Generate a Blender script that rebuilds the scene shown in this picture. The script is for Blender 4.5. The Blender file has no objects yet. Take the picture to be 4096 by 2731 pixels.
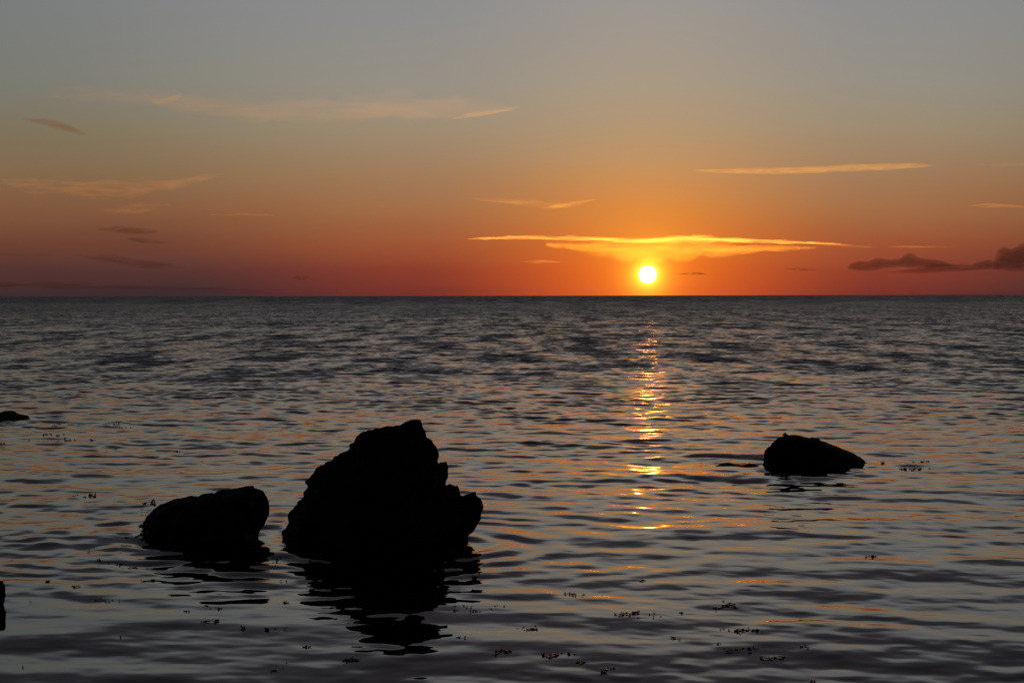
import bpy, bmesh, math, random
import numpy as np
from mathutils import Vector, Matrix, Euler

R = math.radians
scn = bpy.context.scene
col = scn.collection

# ------------------------------------------------------------------ camera
CAM_H = 2.0
HFOV = R(30.0)
W4, H4 = 4096.0, 2731.0                       # pixel frame the layout was measured in
F4 = (W4 / 2) / math.tan(HFOV / 2)
PITCH = -math.atan((H4 / 2 - 1182.5) / F4)    # horizon above the middle of the frame
ROLL = R(-0.11)
cd = bpy.data.cameras.new("camera")
cd.sensor_width = 36.0
cd.angle = HFOV
cd.clip_start = 0.1
cd.clip_end = 400000.0
cam = bpy.data.objects.new("camera", cd)
col.objects.link(cam)
cam.location = (0, 0, CAM_H)
CAMROT = Matrix.Rotation(R(90) + PITCH, 3, 'X') @ Matrix.Rotation(ROLL, 3, 'Z')
cam.rotation_euler = CAMROT.to_euler()
scn.camera = cam


def ray(px, py):
    return (CAMROT @ Vector(((px - W4 / 2) / F4, (H4 / 2 - py) / F4, -1.0))).normalized()


def on_water(px, py):
    d = ray(px, py)
    return Vector((0, 0, CAM_H)) + d * (-CAM_H / d.z)


def on_plane(px, py, Y):
    d = ray(px, py)
    return Vector((0, 0, CAM_H)) + d * (Y / d.y)


def lin(r, g, b):
    f = lambda c: (c / 255 / 12.92) if c <= 10.3 else ((c / 255 + 0.055) / 1.055) ** 2.4
    return (f(r), f(g), f(b), 1.0)


# ------------------------------------------------------------------ sun direction
SUN_DIR = ray(2591, 1098)
SUN_AZ = math.atan2(SUN_DIR.x, SUN_DIR.y)
SUN_EL = math.asin(SUN_DIR.z)

# ------------------------------------------------------------------ world
world = bpy.data.worlds.new("World")
scn.world = world
world.use_nodes = True
nt = world.node_tree
nt.nodes.clear()


class G:
    """small node-graph writer"""
    def __init__(s, tree):
        s.t = tree

    def n(s, kind, **kw):
        x = s.t.nodes.new(kind)
        for k, v in kw.items():
            setattr(x, k, v)
        return x

    def put(s, sock, v):
        if hasattr(v, "is_linked"):
            s.t.links.new(v, sock)
        elif v is not None:
            sock.default_value = v

    def m(s, op, a, b=None, c=None, clamp=False):
        x = s.n("ShaderNodeMath", operation=op, use_clamp=clamp)
        s.put(x.inputs[0], a)
        if b is not None: s.put(x.inputs[1], b)
        if c is not None: s.put(x.inputs[2], c)
        return x.outputs[0]

    def v(s, op, a, b=None, scale=None):
        x = s.n("ShaderNodeVectorMath", operation=op)
        s.put(x.inputs[0], a)
        if b is not None: s.put(x.inputs[1], b)
        if scale is not None: s.put(x.inputs[3], scale)
        return x.outputs["Value"] if op in ("DOT_PRODUCT", "LENGTH", "DISTANCE") else x.outputs[0]

    def rng(s, val, a, b, c=0.0, d=1.0, smooth=True):
        x = s.n("ShaderNodeMapRange", interpolation_type='SMOOTHSTEP' if smooth else 'LINEAR')
        s.put(x.inputs[0], val)
        for i, q in enumerate((a, b, c, d)):
            s.put(x.inputs[i + 1], q)
        return x.outputs[0]

    def mix(s, f, a, b, blend='MIX'):
        x = s.n("ShaderNodeMix", data_type='RGBA', blend_type=blend, clamp_factor=True)
        s.put(x.inputs[0], f); s.put(x.inputs[6], a); s.put(x.inputs[7], b)
        return x.outputs[2]

    def noise(s, vec, scale=1.0, detail=2.0, rough=0.5, dist=0.0):
        x = s.n("ShaderNodeTexNoise")
        s.put(x.inputs["Vector"], vec)
        x.inputs["Scale"].default_value = scale
        x.inputs["Detail"].default_value = detail
        x.inputs["Roughness"].default_value = rough
        x.inputs["Distortion"].default_value = dist
        return x.outputs["Fac"], x.outputs["Color"]

    def ramp(s, fac, stops, interp='LINEAR'):
        x = s.n("ShaderNodeValToRGB")
        s.put(x.inputs[0], fac)
        r = x.color_ramp
        r.interpolation = interp
        while len(r.elements) < len(stops): r.elements.new(0.5)
        for e, (p, c) in zip(r.elements, stops):
            e.position = p; e.color = c
        return x.outputs[0]


g = G(nt)
NISHITA = 0.006
sky = g.n("ShaderNodeTexSky", sky_type='NISHITA', sun_disc=False)
sky.sun_elevation = SUN_EL
sky.sun_rotation = SUN_AZ
sky.air_density = 1.5
sky.dust_density = 3.0
dirv = g.v('NORMALIZE', g.n("ShaderNodeTexCoord").outputs["Generated"])
sep = g.n("ShaderNodeSeparateXYZ"); g.put(sep.inputs[0], dirv)
elev = g.m('MULTIPLY', g.m('ARCSINE', sep.outputs[2]), 180 / math.pi)
az = g.m('MULTIPLY', g.m('SUBTRACT', g.m('ARCTAN2', sep.outputs[0], sep.outputs[1]), SUN_AZ), 180 / math.pi)
daz = g.m('ABSOLUTE', az)
# thin layers of dusk air: the bands of colour are not perfectly level
wob, _ = g.noise(g.v('MULTIPLY', dirv, (9.0, 9.0, 60.0)), 1.0, 2.0)
elev_w = g.m('ADD', elev, g.m('MULTIPLY', g.m('SUBTRACT', wob, 0.5), 0.5))
t_el = g.m('POWER', g.m('DIVIDE', g.m('MAXIMUM', elev_w, 0.0), 90.0), 0.5)
ELS = (0.1, 0.76, 1.54, 2.58, 3.63, 4.93, 6.24, 8.85, 11.9, 16, 26, 50)
NEAR = ((212, 78, 36), (220, 92, 32), (216, 108, 40), (204, 126, 60), (189, 138, 88), (171, 146, 114), (162, 150, 131), (150, 148, 146), (76, 76, 85), (54, 54, 62), (39, 39, 47), (23, 24, 31))
MID = ((122, 50, 42), (142, 62, 45), (158, 84, 52), (160, 109, 72), (156, 123, 91), (152, 138, 115), (145, 142, 132), (136, 139, 141), (73, 74, 82), (52, 52, 60), (38, 38, 46), (22, 23, 30))
FAR = ((62, 44, 46), (84, 52, 49), (108, 66, 51), (127, 88, 62), (128, 104, 76), (122, 114, 94), (118, 120, 112), (112, 119, 121), (62, 64, 72), (44, 45, 53), (33, 34, 42), (20, 21, 28))
mk = lambda cs: [(math.sqrt(e / 90), lin(*c)) for e, c in zip(ELS, cs)]
r_near, r_mid, r_far = (g.ramp(t_el, mk(c)) for c in (NEAR, MID, FAR))
c1 = g.mix(g.rng(daz, 0.0, 7.0), r_near, r_mid)
c2 = g.mix(g.rng(daz, 5.5, g.m('ADD', 14.0, g.m('MULTIPLY', g.m('MINIMUM', elev, 9.0), 1.1))), c1, r_far)
dim = g.rng(daz, 18.0, 90.0, 1.0, 0.22)       # the sky away from the sunset is darker
c3 = g.v('SCALE', c2, scale=dim)
# glow of the air right round the sun
ang = g.m('MULTIPLY', g.m('ARCCOSINE', g.m('MINIMUM', g.v('DOT_PRODUCT', dirv, tuple(SUN_DIR)), 1.0)), 180 / math.pi)
gl1 = g.m('MULTIPLY', g.m('EXPONENT', g.m('DIVIDE', ang, -1.25)), 0.55)
gl2 = g.m('MULTIPLY', g.m('EXPONENT', g.m('DIVIDE', ang, -0.22)), 5.5)
glow = g.v('ADD', g.v('SCALE', (1.0, 0.40, 0.010), scale=gl1), g.v('SCALE', (1.0, 0.55, 0.03), scale=gl2))
c4 = g.v('ADD', c3, glow)
bg1 = g.n("ShaderNodeBackground"); g.put(bg1.inputs[0], c4); bg1.inputs[1].default_value = 1.0
bg2 = g.n("ShaderNodeBackground"); g.put(bg2.inputs[0], sky.outputs[0]); bg2.inputs[1].default_value = NISHITA
add = g.n("ShaderNodeAddShader")
nt.links.new(bg1.outputs[0], add.inputs[0]); nt.links.new(bg2.outputs[0], add.inputs[1])
wo = g.n("ShaderNodeOutputWorld"); nt.links.new(add.outputs[0], wo.inputs[0])

# ------------------------------------------------------------------ sun lamp
sl = bpy.data.lights.new("sun_lamp", 'SUN')
sl.energy = 1.9
sl.angle = R(0.5)
sl.color = (1.0, 0.205, 0.018)
so = bpy.data.objects.new("sun_lamp", sl)
so.rotation_euler = SUN_DIR.to_track_quat('Z', 'Y').to_euler()
so.location = (0, -5, 30)
col.objects.link(so)

# ------------------------------------------------------------------ render look
vs = scn.view_settings
scn.display_settings.display_device = 'sRGB'
vs.view_transform = 'Standard'
vs.look = 'None'
vs.exposure = 0.0
vs.gamma = 1.0
vs.use_curve_mapping = False
scn.render.engine = 'CYCLES'
cy = scn.cycles
cy.use_denoising = True
cy.max_bounces = 5
cy.glossy_bounces = 3
cy.diffuse_bounces = 1
cy.volume_bounces = 0
cy.transparent_max_bounces = 24
cy.sample_clamp_direct = 9.0
cy.sample_clamp_indirect = 6.0
cy.volume_max_steps = 64
cy.caustics_reflective = False


# ------------------------------------------------------------------ helpers
def tag(o, label=None, cat=None, group=None, kind=None):
    if label: o["label"] = label
    if cat: o["category"] = cat
    if group: o["group"] = group
    if kind: o["kind"] = kind
    return o


def mesh_from(name, verts, faces, mat, smooth=True, parent=None):
    me = bpy.data.meshes.new(name)
    verts = np.asarray(verts, dtype=np.float32)
    if isinstance(faces, np.ndarray):
        k = faces.shape[1]
        me.vertices.add(len(verts)); me.vertices.foreach_set("co", verts.ravel())
        me.loops.add(faces.size); me.loops.foreach_set("vertex_index", faces.ravel().astype(np.int32))
        me.polygons.add(len(faces))
        me.polygons.foreach_set("loop_start", np.arange(0, faces.size, k, dtype=np.int32))
        me.polygons.foreach_set("loop_total", np.full(len(faces), k, dtype=np.int32))
        me.update(calc_edges=True)
    else:
        me.from_pydata([tuple(v) for v in verts], [], faces)
        me.update()
    me.polygons.foreach_set("use_smooth", np.full(len(me.polygons), smooth, dtype=bool))
    me.materials.append(mat)
    o = bpy.data.objects.new(name, me)
    col.objects.link(o)
    if parent: o.parent = parent
    return o


def new_mat(name):
    m = bpy.data.materials.new(name)
    m.use_nodes = True
    m.node_tree.nodes.clear()
    gg = G(m.node_tree)
    out = gg.n("ShaderNodeOutputMaterial")
    return m, gg, out


def vnoise(P, scale, seed=0):
    """value noise in 3-D, -1..1, numpy"""
    p = P * scale + seed * 17.31
    i = np.floor(p).astype(np.int64); f = p - i
    f = f * f * (3 - 2 * f)
    def h(ix, iy, iz):
        n = (ix * 374761393 + iy * 668265263 + iz * 2147483647 + seed * 144665) & 0x7fffffff
        n = ((n ^ (n >> 13)) * 1274126177) & 0x7fffffff
        n = n ^ (n >> 16)
        return (n & 0xffff) / 32767.5 - 1.0
    r = 0
    for dx in (0, 1):
        for dy in (0, 1):
            for dz in (0, 1):
                w = (f[:, 0] if dx else 1 - f[:, 0]) * (f[:, 1] if dy else 1 - f[:, 1]) * (f[:, 2] if dz else 1 - f[:, 2])
                r = r + w * h(i[:, 0] + dx, i[:, 1] + dy, i[:, 2] + dz)
    return r


def fbm(P, scale, octaves=4, seed=0, gain=0.5):
    r = 0; a = 1.0
    for k in range(octaves):
        r = r + a * vnoise(P, scale * 2.03 ** k, seed + k); a *= gain
    return r


# ------------------------------------------------------------------ materials
# sea water
m_water, g, out = new_mat("sea_water")
geo = g.n("ShaderNodeNewGeometry")
pos = geo.outputs["Position"]
sp = g.n("ShaderNodeSeparateXYZ"); g.put(sp.inputs[0], pos)
Yd = sp.outputs[1]
def slope(scale_vec, scale, detail, rough=0.55):
    _, c = g.noise(g.v('MULTIPLY', pos, scale_vec), scale, detail, rough)
    return g.v('SUBTRACT', c, (0.5, 0.5, 0.5))
gust, _ = g.noise(g.v('MULTIPLY', pos, (0.018, 0.05, 0.0)), 1.0, 2.0)
gustf = g.rng(gust, 0.36, 0.64, 0.8, 1.12)
w_small = g.rng(Yd, 12.0, 42.0, 0.045, 0.42)
w_far = g.m('MULTIPLY', g.m('ADD', g.rng(Yd, 18.0, 75.0, 0.0, 1.0), g.rng(Yd, 60.0, 250.0, 0.0, 0.9)), gustf)
s1 = g.v('SCALE', slope((0.7, 1.5, 0.0), 4.2, 2.0), scale=g.m('MULTIPLY', w_small, gustf))
s2 = g.v('SCALE', slope((0.65, 1.0, 0.0), 1.7, 4.0), scale=w_far)
st = g.v('ADD', s1, s2)
ss = g.n("ShaderNodeSeparateXYZ"); g.put(ss.inputs[0], st)
# wavelets run in towards the shore: their steep side faces it
ylean = g.m('MULTIPLY', g.m('ABSOLUTE', ss.outputs[1]), -1.0)
ymix = g.m('ADD', g.m('MULTIPLY', g.rng(Yd, 18.0, 60.0), g.m('SUBTRACT', ylean, ss.outputs[1])), ss.outputs[1])
cb = g.n("ShaderNodeCombineXYZ")
g.put(cb.inputs[0], g.m('MULTIPLY', ss.outputs[0], 0.9)); fleck, _ = g.noise(g.v('MULTIPLY', pos, (0.5, 0.09, 0.0)), 1.0, 4.0, 0.65)
fleck2, _ = g.noise(g.v('MULTIPLY', pos, (0.14, 0.012, 0.0)), 1.0, 5.0, 0.7)
# the far slopes start just past level (backs of the waves still in view), in gusty rows
back = g.m('MULTIPLY', g.m('DIVIDE', 1.8, g.m('MAXIMUM', Yd, 35.0)), g.rng(fleck, 0.38, 0.58, 0.0, 1.0))
lean = g.m('MULTIPLY', g.rng(Yd, 25.0, 60.0), g.m('SUBTRACT', g.rng(fleck, 0.35, 0.6, 0.06, g.rng(Yd, 60.0, 300.0, 0.0, 0.03)), back))
g.put(cb.inputs[1], g.m('SUBTRACT', ymix, g.m('ADD', lean, g.m('MULTIPLY', g.m('ADD', g.rng(Yd, 22.0, 60.0, 0.0, 0.010), g.rng(Yd, 180.0, 900.0, 0.0, 0.035)), g.rng(fleck2, 0.35, 0.65, 0.0, 2.2)))))
nrm = g.v('NORMALIZE', g.v('ADD', geo.outputs["Normal"], cb.outputs[0]))
bs = g.n("ShaderNodeBsdfPrincipled")
bs.inputs["Base Color"].default_value = (0.004, 0.006, 0.008, 1)
g.put(bs.inputs["Roughness"], g.rng(Yd, 12.0, 40.0, 0.016, 0.075))
bs.inputs["IOR"].default_value = 1.333
g.put(bs.inputs["Normal"], nrm)
m_water.node_tree.links.new(bs.outputs[0], out.inputs[0])

# dark wet rock
m_rock, g, out = new_mat("wet_rock")
tc = g.n("ShaderNodeTexCoord").outputs["Object"]
nf, _ = g.noise(tc, 6.0, 6.0, 0.6)
nf2, _ = g.noise(tc, 30.0, 4.0, 0.6)
bs = g.n("ShaderNodeBsdfPrincipled")
g.put(bs.inputs["Base Color"], g.ramp(nf, [(0.3, (0.010, 0.009, 0.008, 1)), (0.55, (0.026, 0.023, 0.021, 1)), (0.8, (0.05, 0.044, 0.038, 1))]))
g.put(bs.inputs["Roughness"], g.rng(nf2, 0.3, 0.7, 0.55, 0.9))
bs.inputs["Specular IOR Level"].default_value = 0.25
bp = g.n("ShaderNodeBump"); bp.inputs["Strength"].default_value = 0.6; bp.inputs["Distance"].default_value = 0.02
g.put(bp.inputs["Height"], g.m('ADD', nf, g.m('MULTIPLY', nf2, 0.4)))
g.put(bs.inputs["Normal"], bp.outputs[0])
m_rock.node_tree.links.new(bs.outputs[0], out.inputs[0])

# seaweed
m_weed, g, out = new_mat("seaweed_frond")
nf, _ = g.noise(g.n("ShaderNodeTexCoord").outputs["Object"], 60.0, 3.0)
bs = g.n("ShaderNodeBsdfPrincipled")
g.put(bs.inputs["Base Color"], g.ramp(nf, [(0.3, (0.014, 0.010, 0.004, 1)), (0.7, (0.036, 0.026, 0.010, 1))]))
bs.inputs["Roughness"].default_value = 0.6
bs.inputs["Specular IOR Level"].default_value = 0.25
m_weed.node_tree.links.new(bs.outputs[0], out.inputs[0])

# the sun: a ball of light one can see through only in that it never shades its own lamp
m_sun, g, out = new_mat("sun_light")
em = g.n("ShaderNodeEmission"); em.inputs[0].default_value = (1.0, 0.48, 0.14, 1); em.inputs[1].default_value = 14.0
tr = g.n("ShaderNodeBsdfTransparent")
ad = g.n("ShaderNodeAddShader")
m_sun.node_tree.links.new(em.outputs[0], ad.inputs[0]); m_sun.node_tree.links.new(tr.outputs[0], ad.inputs[1])
m_sun.node_tree.links.new(ad.outputs[0], out.inputs[0])


def cloud_mat(name, density, color, aniso, nscale, lo=0.35, hi=0.65, detail=4.0, seed=0.0, floor=0.0, dist=0.4):
    m, g, out = new_mat(name)
    tc = g.n("ShaderNodeTexCoord").outputs["Object"]
    v = g.v('ADD', g.v('MULTIPLY', tc, nscale), (seed, seed * 0.7, seed * 1.3))
    f, _ = g.noise(v, 1.0, detail, 0.58, dist)
    d = g.m('MULTIPLY', g.rng(f, lo, hi, floor, 1.0), density)
    pv = g.n("ShaderNodeVolumePrincipled")
    pv.inputs["Color"].default_value = color
    pv.inputs["Anisotropy"].default_value = aniso
    g.put(pv.inputs["Density"], d)
    m.node_tree.links.new(pv.outputs[0], out.inputs["Volume"])
    return m


# ------------------------------------------------------------------ sea
def build_sea():
    rng = np.random.default_rng(11)
    ys = [2.0]
    while ys[-1] < 60000:
        d = ys[-1]
        if d < 6: s = 0.25
        elif d < 45: s = min(max(d * d / (2 * 1911) * 0.7, 0.026), 0.08)
        elif d < 600: s = 0.08 + (d - 45) * 0.0042
        else: s = d * 0.05
        ys.append(d + s)
    rad = np.array(ys)
    th_in = np.linspace(R(-21), R(21), 640)
    th_out = np.concatenate([np.linspace(R(21), R(60), 70)[1:], np.linspace(R(60), R(180), 30)[1:]])
    th = np.concatenate([-th_out[::-1][1:], th_in, th_out])   # one seam behind the camera, welded below
    nr, nth = len(rad), len(th)
    RR, TT = np.meshgrid(rad, th, indexing='ij')
    X = (RR * np.sin(TT)).ravel(); Y = (RR * np.cos(TT)).ravel()
    dr = np.gradient(rad)
    SP = np.repeat(dr, nth)
    SPT = np.tile(np.gradient(th), nr) * RR.ravel()
    SPm = np.maximum(SP, SPT)
    dist = RR.ravel()
    # calm-to-choppy with the distance from the shore, and gusty patches
    P2 = np.stack([X, Y, np.zeros_like(X)], 1)
    patch = 1.0 + 0.3 * fbm(P2 * np.array([0.5, 1, 1]), 0.22, 3, 5)
    patch2 = 1.0 + 0.6 * fbm(P2 * np.array([0.6, 1, 1]), 0.45, 2, 9)
    Z = np.zeros_like(X)
    for (l0, l1, n, rms, far, spread) in ((0.13, 0.28, 34, 0.010, 0.065, 70), (0.28, 0.62, 40, 0.013, 0.062, 52), (0.62, 1.5, 28, 0.018, 0.036, 42), (1.5, 5.5, 24, 0.011, 0.034, 38)):
        for i in range(n):
            lam = l0 * (l1 / l0) ** rng.random()
            a = rng.normal(0, R(spread)) + R(6)
            k = 2 * math.pi / lam
            kx, ky = k * math.sin(a), k * math.cos(a)
            ph = rng.random() * 2 * math.pi
            w = np.clip((lam / SPm - 2.0) / 1.6, 0, 1)
            mask = w > 0
            if not mask.any(): continue
            amp0 = math.sqrt(2.0 / n) / k
            rmsd = rms + (far - rms) * np.clip((dist[mask] - 11) / (28 if l1 < 1.6 else 110), 0, 1)
            pm = patch2[mask] if l1 < 0.7 else patch[mask]
            arg = kx * X[mask] + ky * Y[mask] + ph
            Z[mask] += amp0 * rmsd * w[mask] * np.maximum(pm, 0.15) * np.sin(arg)
    # little rings thrown back by the rocks
    for (px, py, r0, a) in ((1545, 2180, 0.75, 0.008), (820, 2150, 0.6, 0.006), (3230, 1870, 0.65, 0.006)):
        c = on_water(px, py)
        rr = np.hypot(X - c.x, Y - c.y)
        mk = (rr < 4) & (rr > r0 * 0.5)
        q = rr[mk]
        Z[mk] += a * np.exp(-(q - r0) / 1.1) * np.sin(2 * math.pi * q / 0.42 + 2 * vnoise(P2[mk], 1.2, 3))
    Z *= np.clip((dist - 2.0) / 3.0, 0.15, 1)
    V = np.stack([X, Y, Z], 1)
    i = np.arange(nr - 1)[:, None] * nth
    j = np.arange(nth - 1)[None, :]
    a = i + j
    F = np.stack([a, a + 1, a + nth + 1, a + nth], -1).reshape(-1, 4)
    # close the seam
    k0 = np.arange(nr - 1) * nth
    F2 = np.stack([k0 + nth - 1, k0, k0 + nth, k0 + 2 * nth - 1], -1)
    F = np.concatenate([F, F2])[:, ::-1]
    o = mesh_from("sea_water", V, np.ascontiguousarray(F), m_water)
    # fill the middle under the camera
    bm = bmesh.new(); bm.from_mesh(o.data); bm.verts.ensure_lookup_table()
    try:
        bm.faces.new([bm.verts[q] for q in range(nth)][::-1]).smooth = True
    except ValueError:
        pass
    bm.to_mesh(o.data); bm.free()
    if o.data.polygons[0].normal.z < 0: o.data.flip_normals()
    tag(o, "rippled grey sea reaching to the horizon with an orange sun glitter path", kind="structure")
    return X, Y, Z


SEA_X, SEA_Y, SEA_Z = build_sea()
near_ = SEA_Y > 0
near_ &= np.hypot(SEA_X, SEA_Y) < 45
SEA_X, SEA_Y, SEA_Z = SEA_X[near_], SEA_Y[near_], SEA_Z[near_]


def water_z(x, y):
    return float(SEA_Z[np.argmin((SEA_X - x) ** 2 + (SEA_Y - y) ** 2)])


# ------------------------------------------------------------------ sun ball
SUN_D = 90000.0
bm = bmesh.new()
bmesh.ops.create_icosphere(bm, subdivisions=4, radius=SUN_D * 0.00460)
me = bpy.data.meshes.new("sun"); bm.to_mesh(me); bm.free()
for p in me.polygons: p.use_smooth = True
me.materials.append(m_sun)
sun = bpy.data.objects.new("sun", me); col.objects.link(sun)
sun.location = Vector((0, 0, CAM_H)) + SUN_DIR * SUN_D
tag(sun, "glowing white sun disc setting just above the sea horizon", "sun")


# ------------------------------------------------------------------ rocks
def zoomed(pts, ox, oy, sc):
    return [(ox + x * sc, oy + y * sc) for x, y in pts]


def build_rock(name, outline, Y, front, back, label, cat, seed, under=0.45, crag=0.05, center=None, spread=0.12):
    """outline: silhouette above water (left foot .. top .. right foot); the rock is a closed
    craggy body of real depth, and goes on below the waterline"""
    pts = [on_plane(px, py, Y) for px, py in outline]
    P = [np.array((p.x, p.z)) for p in pts]
    l, r = P[0], P[-1]
    w = r[0] - l[0]
    foot = [np.array((r[0] + spread * 0.3 * w, -under * 0.5)), np.array((r[0] - 0.1 * w, -under)), np.array(((l[0] + r[0]) / 2, -under * 1.1)),
            np.array((l[0] + 0.1 * w, -under)), np.array((l[0] - spread * 0.3 * w, -under * 0.5))]
    loop = P + foot
    # resample the closed loop evenly
    L = np.array(loop + [loop[0]])
    seg = np.hypot(*(L[1:] - L[:-1]).T)
    cum = np.concatenate([[0], np.cumsum(seg)])
    N = 440
    tt = np.linspace(0, cum[-1], N, endpoint=False)
    ox = np.interp(tt, cum, L[:, 0]); oz = np.interp(tt, cum, L[:, 1])
    jit = fbm(np.stack([ox, oz, np.zeros(N)], 1), 26.0, 3, seed) * 0.009
    if center is None:
        cx, cz = (l[0] + r[0]) / 2, max(p[1] for p in P) * 0.38
    else:
        c = on_plane(center[0], center[1], Y); cx, cz = c.x, c.z
    nx, nz = ox - cx, oz - cz
    nl = np.hypot(nx, nz)
    ox = ox + nx / nl * jit; oz = oz + nz / nl * jit
    S = 1 - np.linspace(0, 1, 42)[:-1] ** 1.7     # rings, dense near the rim
    verts = []; rows = {}
    for side, D in ((-1, front), (1, back)):
        for si, s in enumerate(S):
            if side == 1 and si == 0: continue
            x = cx + s * (ox - cx); z = cz + s * (oz - cz)
            z = z - (0.16 * D * (1 - s) if side == 1 else 0.0)     # the back falls away
            dep = np.full(N, D * (0.45 * (1 - s) ** 0.9 + 0.55 * (1 - s) ** 0.5 * min(1, (1 - s) * 5)))
            q = np.stack([x, np.full(N, side * 3.0 + s), z], 1)
            dep = dep * (1 + 0.22 * fbm(q, 2.2, 3, seed + 2)) + (crag * fbm(q, 5.0, 4, seed + 6) * min(1, (1 - s) * 6))
            # wider at the foot than at the top
            dep = dep * (1.0 + 0.35 * np.clip((0.25 - z) / 0.6, -0.6, 0.6))
            rows[(side, si)] = len(verts)
            verts += [(x[k], Y + side * max(dep[k], 0.0) if side == -1 else Y + max(dep[k], 0.0), z[k]) for k in range(N)]
    faces = []
    for side in (-1, 1):
        prev = rows[(-1, 0)]
        for si in range(1, len(S)):
            cur = rows[(side, si)]
            for k in range(N):
                k2 = (k + 1) % N
                f = (prev + k, prev + k2, cur + k2, cur + k)
                faces.append(f if side == -1 else f[::-1])
            prev = cur
        ci = len(verts)
        verts.append((cx, verts[prev][1], cz))
        for k in range(N):
            f = (prev + k, prev + (k + 1) % N, ci)
            faces.append(f if side == -1 else f[::-1])
    V = np.array(verts)
    base = np.array((cx, Y, 0.0))
    o = mesh_from(name, V - base, faces, m_rock)
    o.location = base
    bm = bmesh.new(); bm.from_mesh(o.data); bmesh.ops.recalc_face_normals(bm, faces=bm.faces); bm.to_mesh(o.data); bm.free()
    tag(o, label, cat)
    return o


BIG = zoomed([(180,1185),(180,1165),(205,1145),(235,1100),(228,1030),(250,990),(300,940),(365,870),(368,830),(405,770),(385,745),(385,720),(410,710),(440,660),(500,600),(560,565),(615,530),(640,500),(690,485),(740,460),(785,445),(775,405),(815,375),(840,320),(890,282),(940,282),(975,265),(1010,245),(1060,248),(1110,232),(1170,240),(1215,230),(1250,215),(1280,200),(1320,180),(1375,172),(1410,185),(1430,215),(1440,250),(1460,275),(1470,330),(1490,350),(1525,355),(1540,395),(1560,420),(1585,470),(1580,510),(1562,545),(1575,570),(1600,550),(1655,550),(1662,590),(1668,640),(1672,680),(1655,715),(1640,745),(1645,765),(1675,748),(1720,768),(1755,762),(1762,820),(1790,855),(1850,858),(1870,825),(1905,820),(1920,850),(1945,880),(1985,940),(1985,970),(1965,1010),(1960,1050),(1930,1095),(1905,1150),(1895,1180),(1830,1220),(1850,1245),(1815,1290)], 1050, 1600, 1000 / 2240)
LEFT = zoomed([(318,790),(300,755),(320,700),(325,650),(345,620),(345,575),(385,535),(430,480),(500,435),(560,420),(620,385),(690,365),(760,360),(800,350),(890,350),(950,325),(1000,325),(1075,310),(1110,288),(1180,280),(1280,270),(1330,258),(1420,240),(1470,243),(1480,260),(1540,275),(1580,300),(1615,350),(1635,410),(1640,490),(1648,540),(1625,580),(1600,610),(1585,660),(1545,690),(1530,745)], 450, 1850, 800 / 2091)
RIGHT = zoomed([(528,540),(530,470),(540,405),(570,370),(610,340),(625,315),(660,285),(700,255),(740,240),(790,235),(850,233),(910,238),(950,250),(1000,262),(1035,262),(1050,255),(1080,258),(1115,275),(1130,290),(1200,310),(1260,340),(1320,358),(1380,385),(1450,412),(1500,440),(1550,472),(1600,510),(1640,545)], 2850, 1650, 900 / 2352)
FARL = zoomed([(-1700,800),(-1500,690),(-1100,600),(-600,620),(0,590),(100,540),(230,500),(380,490),(620,492),(680,520),(760,580),(830,620),(950,660),(1150,690),(1300,720),(1400,800)], 0, 1600, 200 / 2352)
EDGE = zoomed([(-2600,1050),(-2500,700),(-1900,420),(-1200,380),(-500,420),(0,450),(60,452),(95,470),(115,520),(130,570),(150,640),(140,690),(118,750),(135,800),(140,850),(128,880),(128,960),(112,1010),(100,1050)], 0, 2250, 200 / 1254)
AWASH = zoomed([(0,562),(60,544),(120,524),(170,518),(230,528),(300,534),(345,533),(380,524),(420,534),(450,544),(510,560)], 2850, 1650, 900 / 2352)

Yof = lambda py: on_water(2048, py).y
big = build_rock("sea_stack_rock", BIG, Yof(2150), 0.62, 0.6, "tallest jagged black rock with a pointed top and ragged stepped right side", "rock", 3, crag=0.07, center=(1500, 2112))
left = build_rock("boulder", LEFT, Yof(2143), 0.5, 0.5, "rounded black boulder left of the tall jagged rock, higher at its right end", "boulder", 21, crag=0.04)
right = build_rock("boulder", RIGHT, Yof(1856), 0.42, 0.5, "lone dark boulder right of the glitter path, sloping down to a point on its right", "boulder", 37, crag=0.03)
farl = build_rock("low_rock", FARL, Yof(1668), 0.5, 0.5, "low flat rock barely above the water at the left edge, farthest of the rocks", "rock", 44, crag=0.02, under=0.3)
edge = build_rock("boulder", EDGE, Yof(2412), 0.3, 0.35, "boulder cut off by the left edge of the photo in the near water", "boulder", 52, crag=0.03, under=0.3)
awash = build_rock("awash_rock", AWASH, Yof(1858), 0.22, 0.25, "nearly drowned rock with water washing over it beside the lone right boulder", "rock", 63, crag=0.015, under=0.25)


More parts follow.
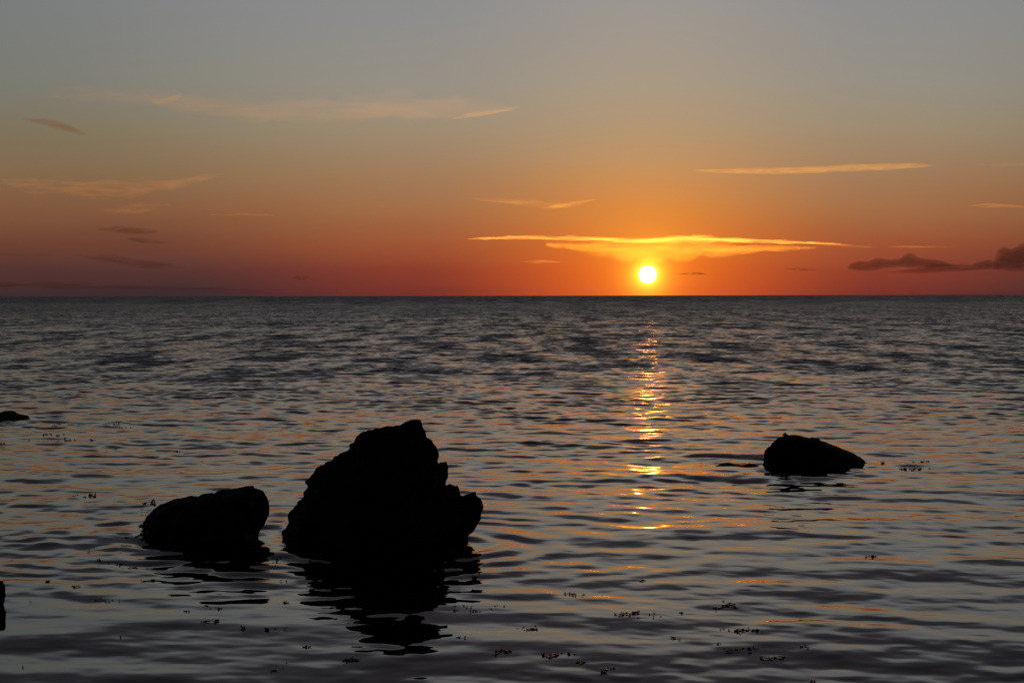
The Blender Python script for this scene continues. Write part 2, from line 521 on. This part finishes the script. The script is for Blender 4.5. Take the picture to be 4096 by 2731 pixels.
# ------------------------------------------------------------------ seaweed
class MB:
    def __init__(s): s.v = []; s.f = []

    def blob(s, c, rx, ry, rz, rot):
        b = len(s.v); M = rot
        n, k = 6, 4
        for i in range(1, k):
            p = math.pi * i / k
            for j in range(n):
                q = 2 * math.pi * j / n
                s.v.append(c + M @ Vector((rx * math.sin(p) * math.cos(q), ry * math.sin(p) * math.sin(q), rz * math.cos(p))))
        top = len(s.v); s.v.append(c + M @ Vector((0, 0, rz))); s.v.append(c + M @ Vector((0, 0, -rz)))
        for i in range(k - 2):
            for j in range(n):
                j2 = (j + 1) % n
                s.f.append((b + i * n + j, b + (i + 1) * n + j, b + (i + 1) * n + j2, b + i * n + j2))
        for j in range(n):
            j2 = (j + 1) % n
            s.f.append((top, b + j, b + j2)); s.f.append((top + 1, b + (k - 2) * n + j2, b + (k - 2) * n + j))

    def rod(s, a, c, r0, r1):
        ax = (c - a).normalized()
        u = ax.orthogonal().normalized(); w = ax.cross(u)
        b = len(s.v)
        for p, r in ((a, r0), (c, r1)):
            for j in range(4):
                q = math.pi / 2 * j
                s.v.append(p + (u * math.cos(q) + w * math.sin(q)) * r)
        for j in range(4):
            j2 = (j + 1) % 4
            s.f.append((b + j, b + j2, b + 4 + j2, b + 4 + j))
        s.f.append((b, b + 3, b + 2, b + 1)); s.f.append((b + 4, b + 5, b + 6, b + 7))


def frond_tip(mb, base, size, rnd):
    """one forked wrack tip: a short stalk and one to three swollen tips, upright or lying on the water"""
    for _ in range(rnd.choice((1, 2, 2, 3))):
        if rnd.random() < 0.55:
            lean = Vector((rnd.gauss(0, 1.0), rnd.gauss(0, 1.0), rnd.uniform(0.05, 0.35))).normalized()
            h = size * rnd.uniform(0.6, 2.2)
            k = 1.3
        else:
            lean = Vector((rnd.gauss(0, 0.6), rnd.gauss(0, 0.6), 1.0)).normalized()
            h = size * rnd.uniform(0.2, 1.2)
            k = 1.0
        tip = base + lean * h
        mb.rod(base - Vector((0, 0, 0.03)), base, size * 0.14, size * 0.16)
        mb.rod(base - lean * size * 0.2, tip, size * 0.18, size * 0.14)
        rot = lean.to_track_quat('Z', 'Y').to_matrix() @ Matrix.Rotation(rnd.random() * 6.3, 3, 'Z')
        mb.blob(tip, size * rnd.uniform(0.35, 0.7), size * rnd.uniform(0.25, 0.4), size * rnd.uniform(0.45, 0.9) * k, rot)


def seaweed(px, py, w, h, n, label, seed):
    rnd = random.Random(seed)
    c = on_water(px, py)
    m = c.y / F4                                  # metres per pixel there
    sx = w * m / 2
    sy = h * m / (CAM_H / c.y) / 2
    mb = MB()
    size0 = (0.0078 if c.y < 17 else 0.013)
    prev = None
    knots = [(rnd.uniform(-0.85, 0.85), rnd.gauss(0, 0.45), rnd.uniform(0.05, 0.22)) for _ in range(max(1, n // 4))]
    for i in range(n):
        if n > 5 and rnd.random() < 0.7:
            kx, ky, kr = rnd.choice(knots)
            u, q = kx + rnd.gauss(0, kr), ky + rnd.gauss(0, 0.2)
        else:
            u, q = rnd.uniform(-1, 1), rnd.gauss(0, 0.4)
        x = max(-1.1, min(1.1, u)) * sx
        y = q * sy
        size = size0 * rnd.uniform(0.55, 1.25)
        p = Vector((x, y, water_z(c.x + x, c.y + y) + rnd.uniform(-0.003, 0.003)))
        frond_tip(mb, p, size, rnd)
        if prev is not None:                      # the runner below the surface that carries the tips
            mb.rod(prev - Vector((0, 0, 0.028)), p - Vector((0, 0, 0.028)), 0.003, 0.003)
        if prev is not None and (p - prev).length < 0.09 and rnd.random() < 0.3:   # lying frond between tips
            a = prev + Vector((0, 0, 0.002)); mid = (prev + p) / 2 + Vector((rnd.gauss(0, 0.01), rnd.gauss(0, 0.01), 0.008))
            mb.rod(a, mid, 0.002, 0.003); mb.rod(mid, p, 0.003, 0.002)
        prev = p
    o = mesh_from("seaweed", [tuple(v) for v in mb.v], mb.f, m_weed)
    o.location = (c.x, c.y, 0.0)
    tag(o, label, "seaweed", "clumps of seaweed breaking the surface")
    return o


WEED = [
 (260,1700,100,8,12,"thin level seaweed strand just right of the farthest low rock"),
 (448,1695,72,12,14,"dense short seaweed clump farthest out, right of the thin level strand"),
 (501,1710,60,4,4,"faint broken line of seaweed specks below the farthest dense clump"),
 (199,1742,110,10,14,"long seaweed strip in the middle of the upper left patch"),
 (122,1754,22,3,3,"tiny seaweed specks under the left end of the upper left strip"),
 (260,1757,76,11,9,"comb-like row of upright seaweed tips below the upper left strip"),
 (358,1760,48,12,9,"bushy small seaweed clump at the right end of the comb-like row"),
 (29,1771,56,10,8,"seaweed clump cut off by the left edge below the farthest low rock"),
 (474,1790,22,5,2,"pair of upright seaweed tips alone below the faint broken line"),
 (729,1803,70,8,9,"lone thin seaweed raft in open water up from the rounded boulder"),
 (346,1982,105,16,14,"seaweed raft floating alone up and left of the rounded boulder"),
 (597,2018,72,18,18,"thick seaweed fringe touching the upper left shoulder of the rounded boulder"),
 (511,2151,85,12,11,"row of seaweed knots beside the left foot of the rounded boulder"),
 (522,2187,62,6,5,"sparse seaweed specks just under the left foot of the rounded boulder"),
 (356,2199,12,8,2,"single small seaweed tip left of the sparse boulder-foot specks"),
 (381,2243,60,14,5,"scattered seaweed tips, left end of the scatter below the rounded boulder"),
 (472,2252,84,10,8,"middle cluster of the seaweed scatter below left of the rounded boulder"),
 (540,2268,100,14,8,"seaweed tips at the right end of that scatter, by the boulder's reflection"),
 (188,2321,26,18,9,"compact knob of seaweed nearest to the boulder cut off on the left"),
 (589,2324,42,18,10,"blurred seaweed knot left of the boulder's broken reflection"),
 (303,2346,45,9,4,"faint seaweed dots right of the compact seaweed knob"),
 (124,2407,10,12,1,"single upright seaweed blade right of the cut off boulder's foot"),
 (427,2399,110,14,7,"loose line of seaweed tips below the boulder's reflection, left part"),
 (752,2450,32,12,6,"small pair of seaweed buds below the boulder's reflection"),
 (850,2434,95,26,14,"ragged seaweed cluster with a tall tuft, under the gap between two reflections"),
 (846,2490,85,16,17,"dense seaweed band directly below the ragged cluster with the tall tuft"),
 (973,2512,75,18,9,"trail of seaweed tips leading right from the dense band"),
 (1105,2517,85,22,10,"seaweed cluster ending the trail, left of the tall rock's reflection"),
 (1125,2412,46,26,7,"upright seaweed tips left of the tall rock's reflection, above the trail"),
 (1100,2235,36,16,5,"few seaweed tips in the bright gap between the two left rocks"),
 (1133,2327,42,10,4,"seaweed dots lower in the bright gap between the two reflections"),
 (1227,2589,38,8,4,"short row of seaweed dots left of the lowest dark reflection patch"),
 (1111,2669,76,26,8,"thin scattered seaweed near the bottom edge left of the reflection"),
 (94,2666,16,4,2,"flat seaweed scrap alone in the bottom left corner"),
 (478,2553,8,8,1,"single seaweed speck in the empty water of the lower left"),
 (1395,2640,90,20,14,"seaweed tangled in the lowest patch of the tall rock's reflection"),
 (1895,2307,58,26,11,"dense seaweed on the right rim of the tall rock's reflection"),
 (1865,2436,110,22,18,"seaweed mat on the lower right rim of the tall rock's reflection"),
 (1988,2430,76,24,5,"sparse seaweed tips right of the mat on the reflection's rim"),
 (2103,2510,86,26,9,"small loose seaweed group alone right of the tall rock's reflection"),
 (1848,2555,32,9,3,"two seaweed tips right of the lower reflection patch"),
 (2003,2614,132,20,14,"seaweed row at bottom centre, left one of two with tall buds"),
 (2193,2625,95,28,12,"seaweed row at bottom centre with one tall vertical blade"),
 (2286,2617,32,14,5,"two round seaweed buds right of the row with the tall blade"),
 (2321,2652,50,6,4,"faint low seaweed under the two round buds"),
 (2430,2680,44,26,9,"leaning seaweed sprig near the bottom edge below the glitter path"),
 (1885,1837,30,5,5,"tiny far seaweed dash right of the tall rock's peak"),
 (2570,2320,38,10,6,"small seaweed pair just above the lowest bright sun glints"),
 (2307,2373,120,14,18,"neat seaweed strip left of the lower sun glints"),
 (2568,2462,230,34,36,"widest ragged seaweed raft, right under the lowest bright sun glint"),
 (2736,2451,28,6,4,"thin seaweed scrap off the right end of the widest raft"),
 (2895,2419,110,30,24,"dense dark seaweed clump right of the lowest bright sun glint"),
 (2941,2520,180,30,34,"longest thick seaweed clump in the lower right water, with upright tips"),
 (2960,2598,130,22,20,"seaweed row below the longest thick clump of the lower right"),
 (2872,2574,30,10,4,"two seaweed tufts at the upper left of that lower row"),
 (2705,2555,38,30,5,"four seaweed buds in a square left of the longest thick clump"),
 (3100,2632,115,28,12,"seaweed group with a hooked sprig, lower right of the thick clumps"),
 (3217,2591,42,10,5,"two seaweed tufts right of the hooked sprig group"),
 (3247,2722,26,8,3,"seaweed tips touching the bottom edge on the right"),
 (3482,2223,76,16,13,"solitary seaweed clump in open water below the lone right boulder"),
 (3665,1876,138,12,26,"long dark seaweed line right of the lone right boulder"),
 (3684,1848,66,7,6,"short seaweed dashes above the long line right of the boulder"),
 (3554,1853,60,5,6,"seaweed specks between the lone right boulder and the long line"),
]
for i, (px, py, w, h, n, lab) in enumerate(WEED):
    seaweed(px, py, w, h, n, lab, 100 + i)


def rock_fringe(parent, Y, pts, n, seed, size=0.02):
    """wrack growing on a rock, a part of it"""
    rnd = random.Random(seed); mb = MB()
    for k in range(n):
        t = rnd.random() * (len(pts) - 1); i = int(t); f = t - i
        px = pts[i][0] * (1 - f) + pts[i + 1][0] * f; py = pts[i][1] * (1 - f) + pts[i + 1][1] * f
        p = on_plane(px, py, Y) - parent.location
        frond_tip(mb, p, size * rnd.uniform(0.6, 1.1), rnd)
    return mesh_from("seaweed_fringe", [tuple(v) for v in mb.v], mb.f, m_weed, parent=parent)


rock_fringe(left, left.location.y, [LEFT[0], LEFT[2], LEFT[4]], 26, 1, 0.016)
rock_fringe(right, right.location.y, [RIGHT[8], RIGHT[9]], 4, 2, 0.02)


# ------------------------------------------------------------------ clouds
def cloud(path, D, depth, mat, label, seed, lump=0.12, nseg=None, cusp=2.6):
    """path: (px, py, half height px) along the cloud; a closed body round that line, deep as it is real"""
    rnd = np.random.default_rng(seed)
    path = np.array(path, float)
    seg = np.hypot(np.diff(path[:, 0]), np.diff(path[:, 1]))
    cum = np.concatenate([[0], np.cumsum(seg)])
    n = nseg or int(max(24, min(120, cum[-1] / 14)))
    t = np.linspace(0, cum[-1], n)
    px, py, hh = (np.interp(t, cum, path[:, k]) for k in range(3))
    k = np.ones(5) / 5
    sm = lambda a: np.convolve(np.pad(a, 2, mode='edge'), k, 'valid')
    if len(path) > 3: px, py, hh = sm(px), sm(py), sm(hh)
    NS = 20
    V = []
    for i in range(n):
        c = on_plane(px[i], py[i], D)
        hm = max(hh[i], 0.3) * D / F4
        rel = hh[i] / max(hh.max(), 1e-6)
        dm = depth * D / F4 * max(math.sqrt(max(rel, 0)), 0.05)
        for j in range(NS):
            a = 2 * math.pi * j / NS
            V.append((c.x, c.y + dm * math.copysign(abs(math.cos(a)) ** cusp, math.cos(a)), c.z + hm * math.sin(a)))
    V = np.array(V)
    cen = V.mean(0)
    off = fbm((V - cen) / (D / F4), 0.02, 3, seed)
    zc = np.repeat(np.array([on_plane(px[i], py[i], D).z for i in range(n)]), NS)
    V[:, 2] = zc + (V[:, 2] - zc) * (1 + lump * off)
    F = []
    for i in range(n - 1):
        for j in range(NS):
            j2 = (j + 1) % NS
            F.append((i * NS + j, (i + 1) * NS + j, (i + 1) * NS + j2, i * NS + j2))
    F.append(tuple(range(NS))); F.append(tuple((n - 1) * NS + j for j in range(NS))[::-1])
    o = mesh_from("cloud", V - cen, F, mat)
    o.location = cen
    bm = bmesh.new(); bm.from_mesh(o.data); bmesh.ops.recalc_face_normals(bm, faces=bm.faces); bm.to_mesh(o.data); bm.free()
    tag(o, label, "cloud", "clouds over the sea")
    return o


S = 4096 / 2352.0
def P(*pts): return [(x * S, y * S, h * S) for x, y, h in pts]
D1 = 30000.0
mp = D1 / F4                                   # metres per pixel at the clouds
WARM = (0.62, 1.0, 1.0, 1)
PINK = (0.68, 1.0, 1.0, 1)
GOLD = (0.55, 1.0, 1.0, 1)
SLATE = (0.85, 0.78, 1.0, 1)
ns = lambda x, z: (1 / (x * mp), 1 / (200 * mp), 1 / (z * mp))   # noise grain in pixels along / across

def wisp(path, depth_px, alpha, label, seed, color=WARM, aniso=0.72, nx=160, nz=14, lump=0.55, **kw):
    m = cloud_mat("cloud_wisp", alpha / (depth_px * 2 * mp), color, aniso, ns(nx, nz), seed=seed * 3.7, **kw)
    return cloud(path, D1, depth_px, m, label, seed, lump=lump)

wisp(P((70,221,3),(130,218,12),(200,216,18),(330,224,24),(450,240,28),(600,256,30),(760,254,32),(900,249,34),(1040,247,32),(1150,250,16),(1200,249,1)), 120, 0.12, "long thin peach cirrus veil across the upper left sky", 1, nx=260, nz=18, lo=0.25, hi=0.75, aniso=0.75)
wisp(P((330,215,2),(345,226,6),(360,236,7),(385,232,5),(410,222,6),(420,216,1)), 50, 0.26, "small curled peach wisp at the left end of the cirrus veil", 2, nx=60, nz=10)
wisp(P((1035,274,1),(1070,267,5),(1120,259,6),(1165,251,4),(1198,247,0.5)), 60, 0.5, "bright cream streak at the right tip of the long cirrus veil", 3, color=GOLD, nx=200, nz=12)
wisp(P((1590,391,1),(1640,393,4),(1750,393,8),(1850,391,9),(1950,386,9),(2060,382,8),(2110,381,6),(2145,381,1)), 70, 0.62, "straight golden streak like an old vapour trail in the right sky", 4, color=GOLD, nx=70, nz=7, lo=0.2, hi=0.75, lump=0.25, detail=6.0)
wisp(P((0,418,8),(80,426,22),(180,432,26),(280,434,24),(350,430,18),(410,420,13),(460,409,9),(518,399,1)), 100, 0.20, "orange wisp rising to a point in the mid left sky", 5, color=PINK, nx=120, nz=12)
wisp(P((225,482,1),(280,482,14),(330,478,13),(395,470,2)), 60, 0.12, "faint orange smear under the mid left wisp", 6, color=PINK, nx=90, nz=10)
wisp(P((480,494,0.8),(540,492,2.5),(600,493,2),(640,495,0.6)), 50, 0.16, "hair thin pale streak above the left horizon", 7, color=PINK, nx=140, nz=8)
wisp(P((1030,453,0.8),(1100,458,4),(1180,464,7),(1240,470,9),(1290,473,8),(1340,468,3)), 70, 0.25, "pale orange wedge of cloud above the left end of the glowing band", 8, color=GOLD, nx=140, nz=10)
wisp(P((1245,479,1),(1275,475,7),(1310,469,4),(1370,458,0.8)), 50, 0.65, "sharp golden tick at the right end of the orange wedge", 9, color=GOLD, nx=90, nz=8)
wisp(P((1070,549,1),(1150,546,4),(1250,546,5),(1350,549,6),(1440,552,7),(1490,554,8),(1560,550,10),(1620,550,8),(1720,553,6),(1820,556,5),(1900,559,3),(1960,563,0.6)), 90, 0.42, "brilliant yellow band of cloud stretched just over the sun", 10, color=GOLD, nx=150, nz=9, lo=0.25, hi=0.75, aniso=0.93)
wisp(P((1840,557,0.6),(1920,563,3),(2000,567,3.5),(2090,567,2.5),(2200,568,0.6)), 60, 0.22, "faint orange tail trailing right from the yellow band toward the cloud bank", 15, color=PINK, nx=150, nz=8)
wisp(P((1250,562,4),(1350,570,14),(1430,575,23),(1490,577,28),(1550,575,24),(1680,574,14),(1800,570,8),(1880,568,2)), 90, 0.22, "soft orange veil hanging between the yellow band and the sun", 11, color=(0.6, 1.0, 0.6, 1), nx=170, nz=16, aniso=0.95, lo=0.1, hi=0.9)
wisp(P((1200,601,0.8),(1230,600,4),(1260,600,3),(1290,602,0.6)), 40, 0.3, "little orange puff left of the sun", 12, color=PINK, nx=60, nz=8)
wisp(P((2220,474,0.8),(2260,471,4),(2310,473,4),(2380,478,3)), 60, 0.22, "thin orange streak at the right edge above the dark cloud bank", 13, color=PINK, nx=120, nz=9)
wisp(P((2230,378,0.8),(2290,378,5),(2360,379,6),(2420,380,2)), 70, 0.06, "barely visible pale streak at the right edge, highest there", 14, color=WARM, nx=150, nz=9)

def dark(path, depth_px, alpha, label, seed, color=SLATE, nx=60, nz=14, lump=0.5, aniso=-0.45, D=D1, cusp=1.6, nseg=None, **kw):
    m = cloud_mat("cloud_dark", alpha / (depth_px * 2 * mp), color, aniso, ns(nx, nz), seed=seed * 2.9, **kw)
    return cloud(path, D, depth_px, m, label, seed, lump=lump, cusp=cusp, nseg=nseg)

dark(P((45,273,1),(95,280,8),(130,287,13),(160,296,13),(200,310,1)), 60, 0.5, "small mauve cloud slanting in the upper left sky", 21, color=(1.0, 0.85, 0.8, 1), aniso=0.1, nx=80, lo=0.2, hi=0.6)
dark(P((220,528,1),(260,526,8),(300,530,10),(340,531,8),(366,532,1)), 50, 0.6, "upper one of two small stacked mauve clouds low on the left", 22, nx=50, nz=10, lo=0.2, hi=0.6)
dark(P((285,548,1),(320,552,7),(350,555,8),(388,558,1)), 50, 0.5, "lower one of two small stacked mauve clouds low on the left", 23, nx=50, nz=10, lo=0.2, hi=0.6)
dark(P((170,587,1),(230,594,8),(300,603,11),(360,609,9),(435,615,1)), 60, 0.5, "long slate streak slanting down above the left horizon", 24, nx=90, nz=10, lo=0.2, hi=0.6)
dark(P((-60,586,3),(20,585,4),(70,586,3),(130,586,1)), 60, 0.35, "slim slate streak at the left edge above the horizon", 25, nx=90, nz=8)
dark(P((668,638,1),(685,637,8),(700,638,8),(714,640,1)), 25, 0.8, "tiny lone dark puff over the horizon in the left half", 26, nx=20, nz=8)
dark(P((-100,656,10),(60,656,9),(200,658,7),(350,661,5),(500,664,3),(620,667,1)), 120, 0.9, "long hazy slate bank resting along the left horizon", 27, nx=200, nz=10)
dark(P((1545,629,0.6),(1580,629,2),(1605,628,3),(1625,630,0.6)), 25, 1.2, "small dark cloudlet with a lit rim just right of the sun", 28, color=(0.7, 0.4, 0.3, 1), nx=25, nz=5)
dark(P((1800,618,0.8),(1830,618,4),(1860,619,3),(1880,620,0.6)), 30, 0.9, "short dark dash left of the purple cloud bank", 29, nx=30, nz=7)
def between(top, bot, ox=3300, oy=900, sc=796 / 2352.0, step=10):
    """cloud line from the outline of its top and of its flat base"""
    t = np.array(top, float); b = np.array(bot, float)
    xs = np.arange(t[0, 0], t[-1, 0] + 1, step)
    yt = np.interp(xs, t[:, 0], t[:, 1]); yb = np.interp(xs, b[:, 0], b[:, 1])
    return [(ox + x * sc, oy + (u + v) / 2 * sc, max((v - u) / 2, 0.6) * sc) for x, u, v in zip(xs, yt, yb)]


dark(between([(265,518),(300,460),(340,445),(385,425),(440,430),(500,435),(550,425),(590,393),(630,388),(680,400),(740,412),(800,403),(860,405),(900,395),(930,368),(960,345),(1000,332),(1040,350),(1060,380),(1120,383),(1200,398),(1280,405),(1350,412),(1450,445),(1520,470)],
     [(265,520),(400,540),(560,537),(700,512),(900,497),(1200,502),(1450,490),(1520,472)]), 90, 1.1, "lumpy purple cloud bank low on the right", 30, nx=30, nz=14, lo=0.2, hi=0.5, lump=0.25, cusp=0.9, nseg=125)
dark(between([(710,558),(900,532),(1000,517),(1150,490),(1250,462),(1450,455),(1600,460),(1750,465),(1830,422),(1900,405),(2000,415),(2060,470)],
     [(710,560),(900,568),(1150,568),(1400,560),(1600,550),(1900,532),(2060,528)]), 90, 0.9, "flat purple base layer under the lumpy cloud bank", 31, nx=50, nz=10, lo=0.2, hi=0.5, lump=0.2, cusp=1.0, nseg=130)
dark(between([(2000,525),(2030,420),(2050,330),(2065,288),(2110,268),(2150,285),(2200,275),(2250,253),(2300,232),(2352,214),(2450,200),(2600,260),(2720,500)],
     [(2000,527),(2350,540),(2720,530)]), 90, 1.35, "taller dark cumulus cut off by the right edge above the sea", 32, nx=26, nz=20, lo=0.2, hi=0.45, lump=0.2, cusp=0.9, nseg=73)
